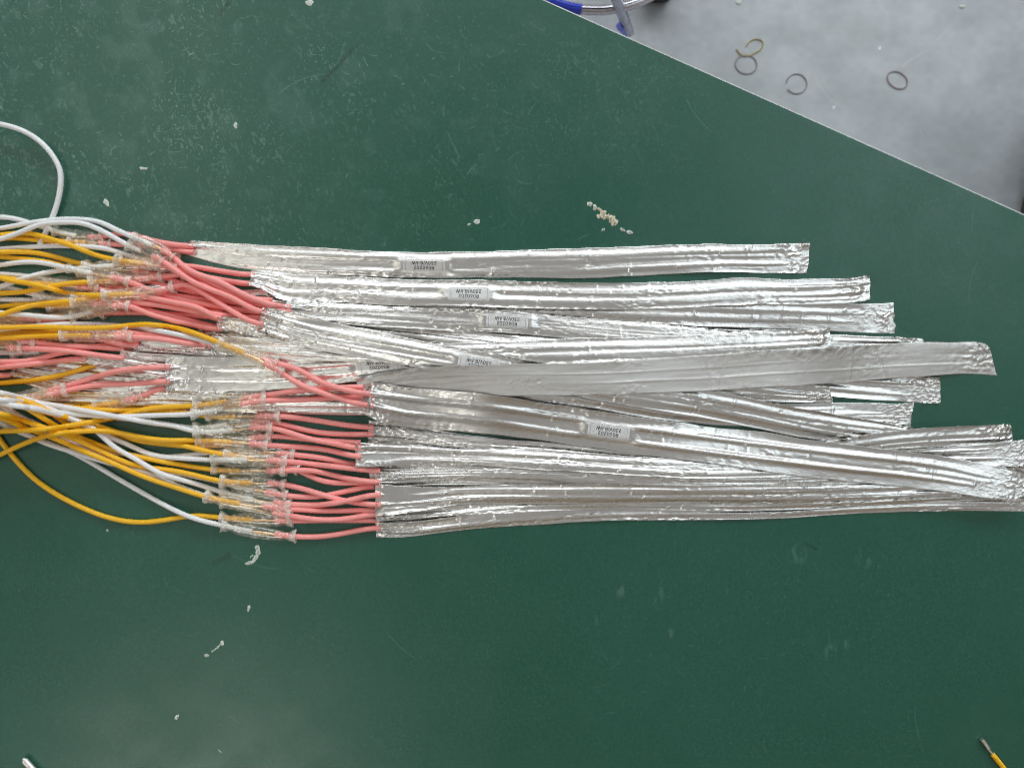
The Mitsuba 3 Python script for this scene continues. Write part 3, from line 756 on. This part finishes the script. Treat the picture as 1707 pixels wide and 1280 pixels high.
_r = np.random.default_rng(5)
flake([(1000 + 27 * t + _r.normal() * 2.2, 353 + 19 * t + _r.normal() * 3.2, _r.uniform(2.5, 5.5), _r.uniform(2, 4), _r.uniform(0, 3), 300 + k, _r.uniform(.0003, .0008), .5)
       for k, t in enumerate(np.linspace(0, 1, 18))], 'cream_crumb', 'clump of cream crumbs in the middle of the crumb trail on the mat', 'crumb', 'crumb')
flake([(983, 340, 5, 4, .4, 5, .0006)], 'pale_crumb', 'pale crumb at the far left end of the crumb trail', 'crumb', 'crumb')
flake([(992, 346, 4, 4, .4, 6, .0006)], 'pale_crumb', 'second pale crumb from the far left end of the trail', 'crumb', 'crumb')
flake([(1038, 383, 5, 3, .6, 7, .0006)], 'pale_crumb', 'pale crumb just right of the cream clump', 'crumb', 'crumb')
flake([(1051, 388, 6, 3, .4, 8, .0006)], 'pale_crumb', 'pale crumb at the near right end of the crumb trail', 'crumb', 'crumb')
flake([(1006, 383, 3, 2, -.5, 9, .0005)], 'pale_crumb', 'tiny pale crumb below the cream clump', 'crumb', 'crumb')
flake([(795, 369, 7, 4, -.1, 10, .0003)], 'pale_crumb', 'white fleck on the mat beyond the topmost strip')
flake([(782, 374, 3, 2, -.4, 11, .0003)], 'pale_crumb', 'tiny white fleck left of the one beyond the topmost strip')
flake([(177, 338, 6, 4, .7, 12, .0003)], 'pale_crumb', 'oval white fleck right of the looping white wire')
flake([(515, 5, 6, 4, .2, 13, .0003)], 'pale_crumb', 'round white fleck at the far edge of the picture')
flake([(393, 209, 3, 5, -.3, 14, .0003)], 'pale_crumb', 'small white fleck on the scuffed far left of the mat')
flake([(240, 281, 7, 2, .05, 15, .0002)], 'pale_crumb', 'thin white dash on the scuffed mat right of the wire loop')
flake([(429, 913, 4, 5, .2, 16, .0005, .2), (430, 921, 4, 6, .3, 17, .0005, .2), (426, 930, 3.5, 7, .6, 18, .0005, .2), (416, 938, 7, 3, -.2, 19, .0005, .3), (419, 927, 4, 1.2, -.7, 20, .0004)], 'pale_crumb',
      'curled white shred on the mat just below the sleeves', 'shred', 'paper_shred')
flake([(370, 1072, 3, 4, .6, 21, .0003), (363, 1078, 7, 1.6, -.7, 22, .0003), (354, 1085, 2, 1.5, 0, 23, .0003), (344, 1092, 3.5, 3, 0, 24, .0004)], 'pale_crumb', 'short white streak with a dot on the near left of the mat')
flake([(415, 1013, 2.2, 5, .2, 25, .0003)], 'pale_crumb', 'upright white fleck on the near left of the mat')
flake([(295, 1194, 2.6, 5, .5, 26, .0003)], 'pale_crumb', 'white fleck near the metal pin corner of the mat')
flake([(366, 1251, 4, 1, .7, 27, .0003)], 'pale_crumb', 'tiny white sliver close to the near edge of the picture')
flake([(179, 884, 2, 2, 0, 28, .0003)], 'pale_crumb', 'white dot on the mat below the yellow lead')

# ------------------------------------------------------------------ on the floor: rings, a stool's foot ring, dark things
FS = UNIT * (CAM_H - FLOOR_Z) / CAM_H


def fl(u, v, z=0.0):
    return at(u, v, FLOOR_Z + z)


def ring(u, v, rx, ry, rot, bsdf, text, gap=None, wire=.0011, pts=None):
    a = np.linspace(0, 2 * np.pi, 60) if gap is None else np.linspace(gap[1], gap[0] + 2 * np.pi, 60)
    if pts is None:
        x, y = rx * np.cos(a), ry * np.sin(a)
        uu_, vv_ = u + x * math.cos(rot) - y * math.sin(rot), v + x * math.sin(rot) + y * math.cos(rot)
    else:
        _, _, q_ = spline(pts, 1.0)
        uu_, vv_ = q_[:, 0], q_[:, 1]
    put('floor_ring', tube(fl(uu_, vv_, np.full(len(uu_), wire)), wire, 8), bsdf, smooth=50, label=text, category='ring')


ring(1244, 108, 18, 15.5, .15, 'grey_rubber', 'dark grey ring on the floor touching the olive hook')
ring(0, 0, 0, 0, 0, 'olive_rubber', 'olive open hook shaped ring on the floor above a grey ring', pts=[(1228, 83), (1233, 90), (1244, 94), (1257, 90), (1270, 80), (1271, 70), (1263, 66), (1250, 70), (1244, 78)])
ring(1328, 140, 17, 16.5, 0, 'grey_rubber', 'dark grey ring with a gap in its left side on the floor', gap=(2.6, 3.25))
ring(1496, 134, 18, 13, .55, 'rust_rubber', 'closed brownish ring on the floor, farthest right')
for u, v, r, text in ((1231, 5, 5, 'white crumb on the floor near the far edge above the rings'), (1603, 12, 4, 'white crumb on the floor at the far right')):
    m = trimesh.creation.icosphere(2, r * FS)
    m.vertices *= np.array([1, .7, .3]) * (1 + .12 * np.random.default_rng(int(u)).standard_normal((len(m.vertices), 1)))
    m.apply_translation(fl(u, v) + [0, 0, .001])
    put('floor_crumb', m, 'pale_crumb', smooth=True, label=text, category='crumb')

stool = 'stool'
labels[stool] = {'label': 'chrome stool with a round foot ring and blue film on its tubes, beyond the bench', 'category': 'stool'}
RZ = .15
rk = UNIT * (CAM_H - FLOOR_Z - RZ) / CAM_H
rc = at(993, 0, FLOOR_Z + RZ)
R = .161
rc = np.array([rc[0], (640 - 18) * rk + R, FLOOR_Z + RZ])
a = np.linspace(-math.pi * .5 - .12, math.pi * 1.5 - .95, 150)
put('foot_ring', tube(np.stack([rc[0] + R * np.cos(a), rc[1] + R * np.sin(a), np.full(len(a), rc[2])], 1), .0064, 14), 'chrome', stool, smooth=50)
a = np.linspace(-math.pi * .5 - .95, -math.pi * .5 - .12, 40)
put('blue_wrap', tube(np.stack([rc[0] + R * np.cos(a), rc[1] + R * np.sin(a), np.full(len(a), rc[2])], 1), .0070, 14), 'blue_film', stool, smooth=50, label='blue protective film round the foot ring')
foot = fl(1046, 62)
up = at(1030, 16, FLOOR_Z + RZ)
dirn = (up - foot)
for k in range(4):
    ang = k * math.pi / 2
    c, s_ = math.cos(ang), math.sin(ang)
    rot = lambda p: np.array([rc[0] + (p[0] - rc[0]) * c - (p[1] - rc[1]) * s_, rc[1] + (p[0] - rc[0]) * s_ + (p[1] - rc[1]) * c, p[2]])
    P0, P1, P2 = rot(foot + [0, 0, .016]), rot(foot + dirn * .45), rot(foot + dirn * 3.0)
    put('leg', tube(np.linspace(P0, P2, 12), .0075, 14), 'chrome', stool, smooth=50)
    put('leg_wrap', tube(np.linspace(P0, P1, 8) + rot(rc + np.array([-.0040, -.001, 0])) - rc, .0068, 14), 'blue_film', stool, smooth=50)
    put('rubber_foot', tube(np.array([rot(foot), P0]), .0115, 14), 'black_rubber', stool, smooth=50)
m = trimesh.creation.cylinder(.17, .05, sections=48)
m.apply_translation([rc[0], rc[1], FLOOR_Z + .47])
put('seat', m, 'black_rubber', stool, smooth=40)


def rbox(size, r):
    import manifold3d as m3
    x, y, z_ = (s / 2 - r for s in size)
    sp = m3.Manifold.sphere(r, 16)
    return m3.Manifold.batch_hull([sp.translate((i * x, j * y, k * z_)) for i in (-1, 1) for j in (-1, 1) for k in (-1, 1)])


q = fl(1096, -14)
put('black_foot', rbox((.046, .05, .05), .016).translate((float(q[0]), float(q[1]), FLOOR_Z + .026)), 'black_rubber', smooth=60,
    label='black rubber furniture foot on the floor right of the stool', category='furniture foot')
q = fl(1862, 350)
put('dark_box', rbox((.32, .26, .36), .03).rotate((0, 0, -14)).translate((float(q[0]) + .0, float(q[1]), FLOOR_Z + .181)), 'brown_box', smooth=60,
    label='dark brown box standing on the floor at the right margin', category='box')

# a carton standing on the near side of the bench, seen only as a warm tone in the foil
carton = 'carton'
labels[carton] = {'label': 'plain brown cardboard carton on the near side of the bench', 'category': 'box'}
scene['cardboard'] = two({'type': 'principled', 'base_color': rgb(.33, .245, .175), 'roughness': .8})
m = trimesh.creation.box([.8, .28, .42])
m.apply_translation([.32, -.66, .211])
put('body', m, 'cardboard', carton)
for sx in (-1, 1):
    m = trimesh.creation.box([.395, .28, .003])
    m.apply_translation([.32 + sx * .2, -.66, .424])
    put('flap', m, 'cardboard', carton)
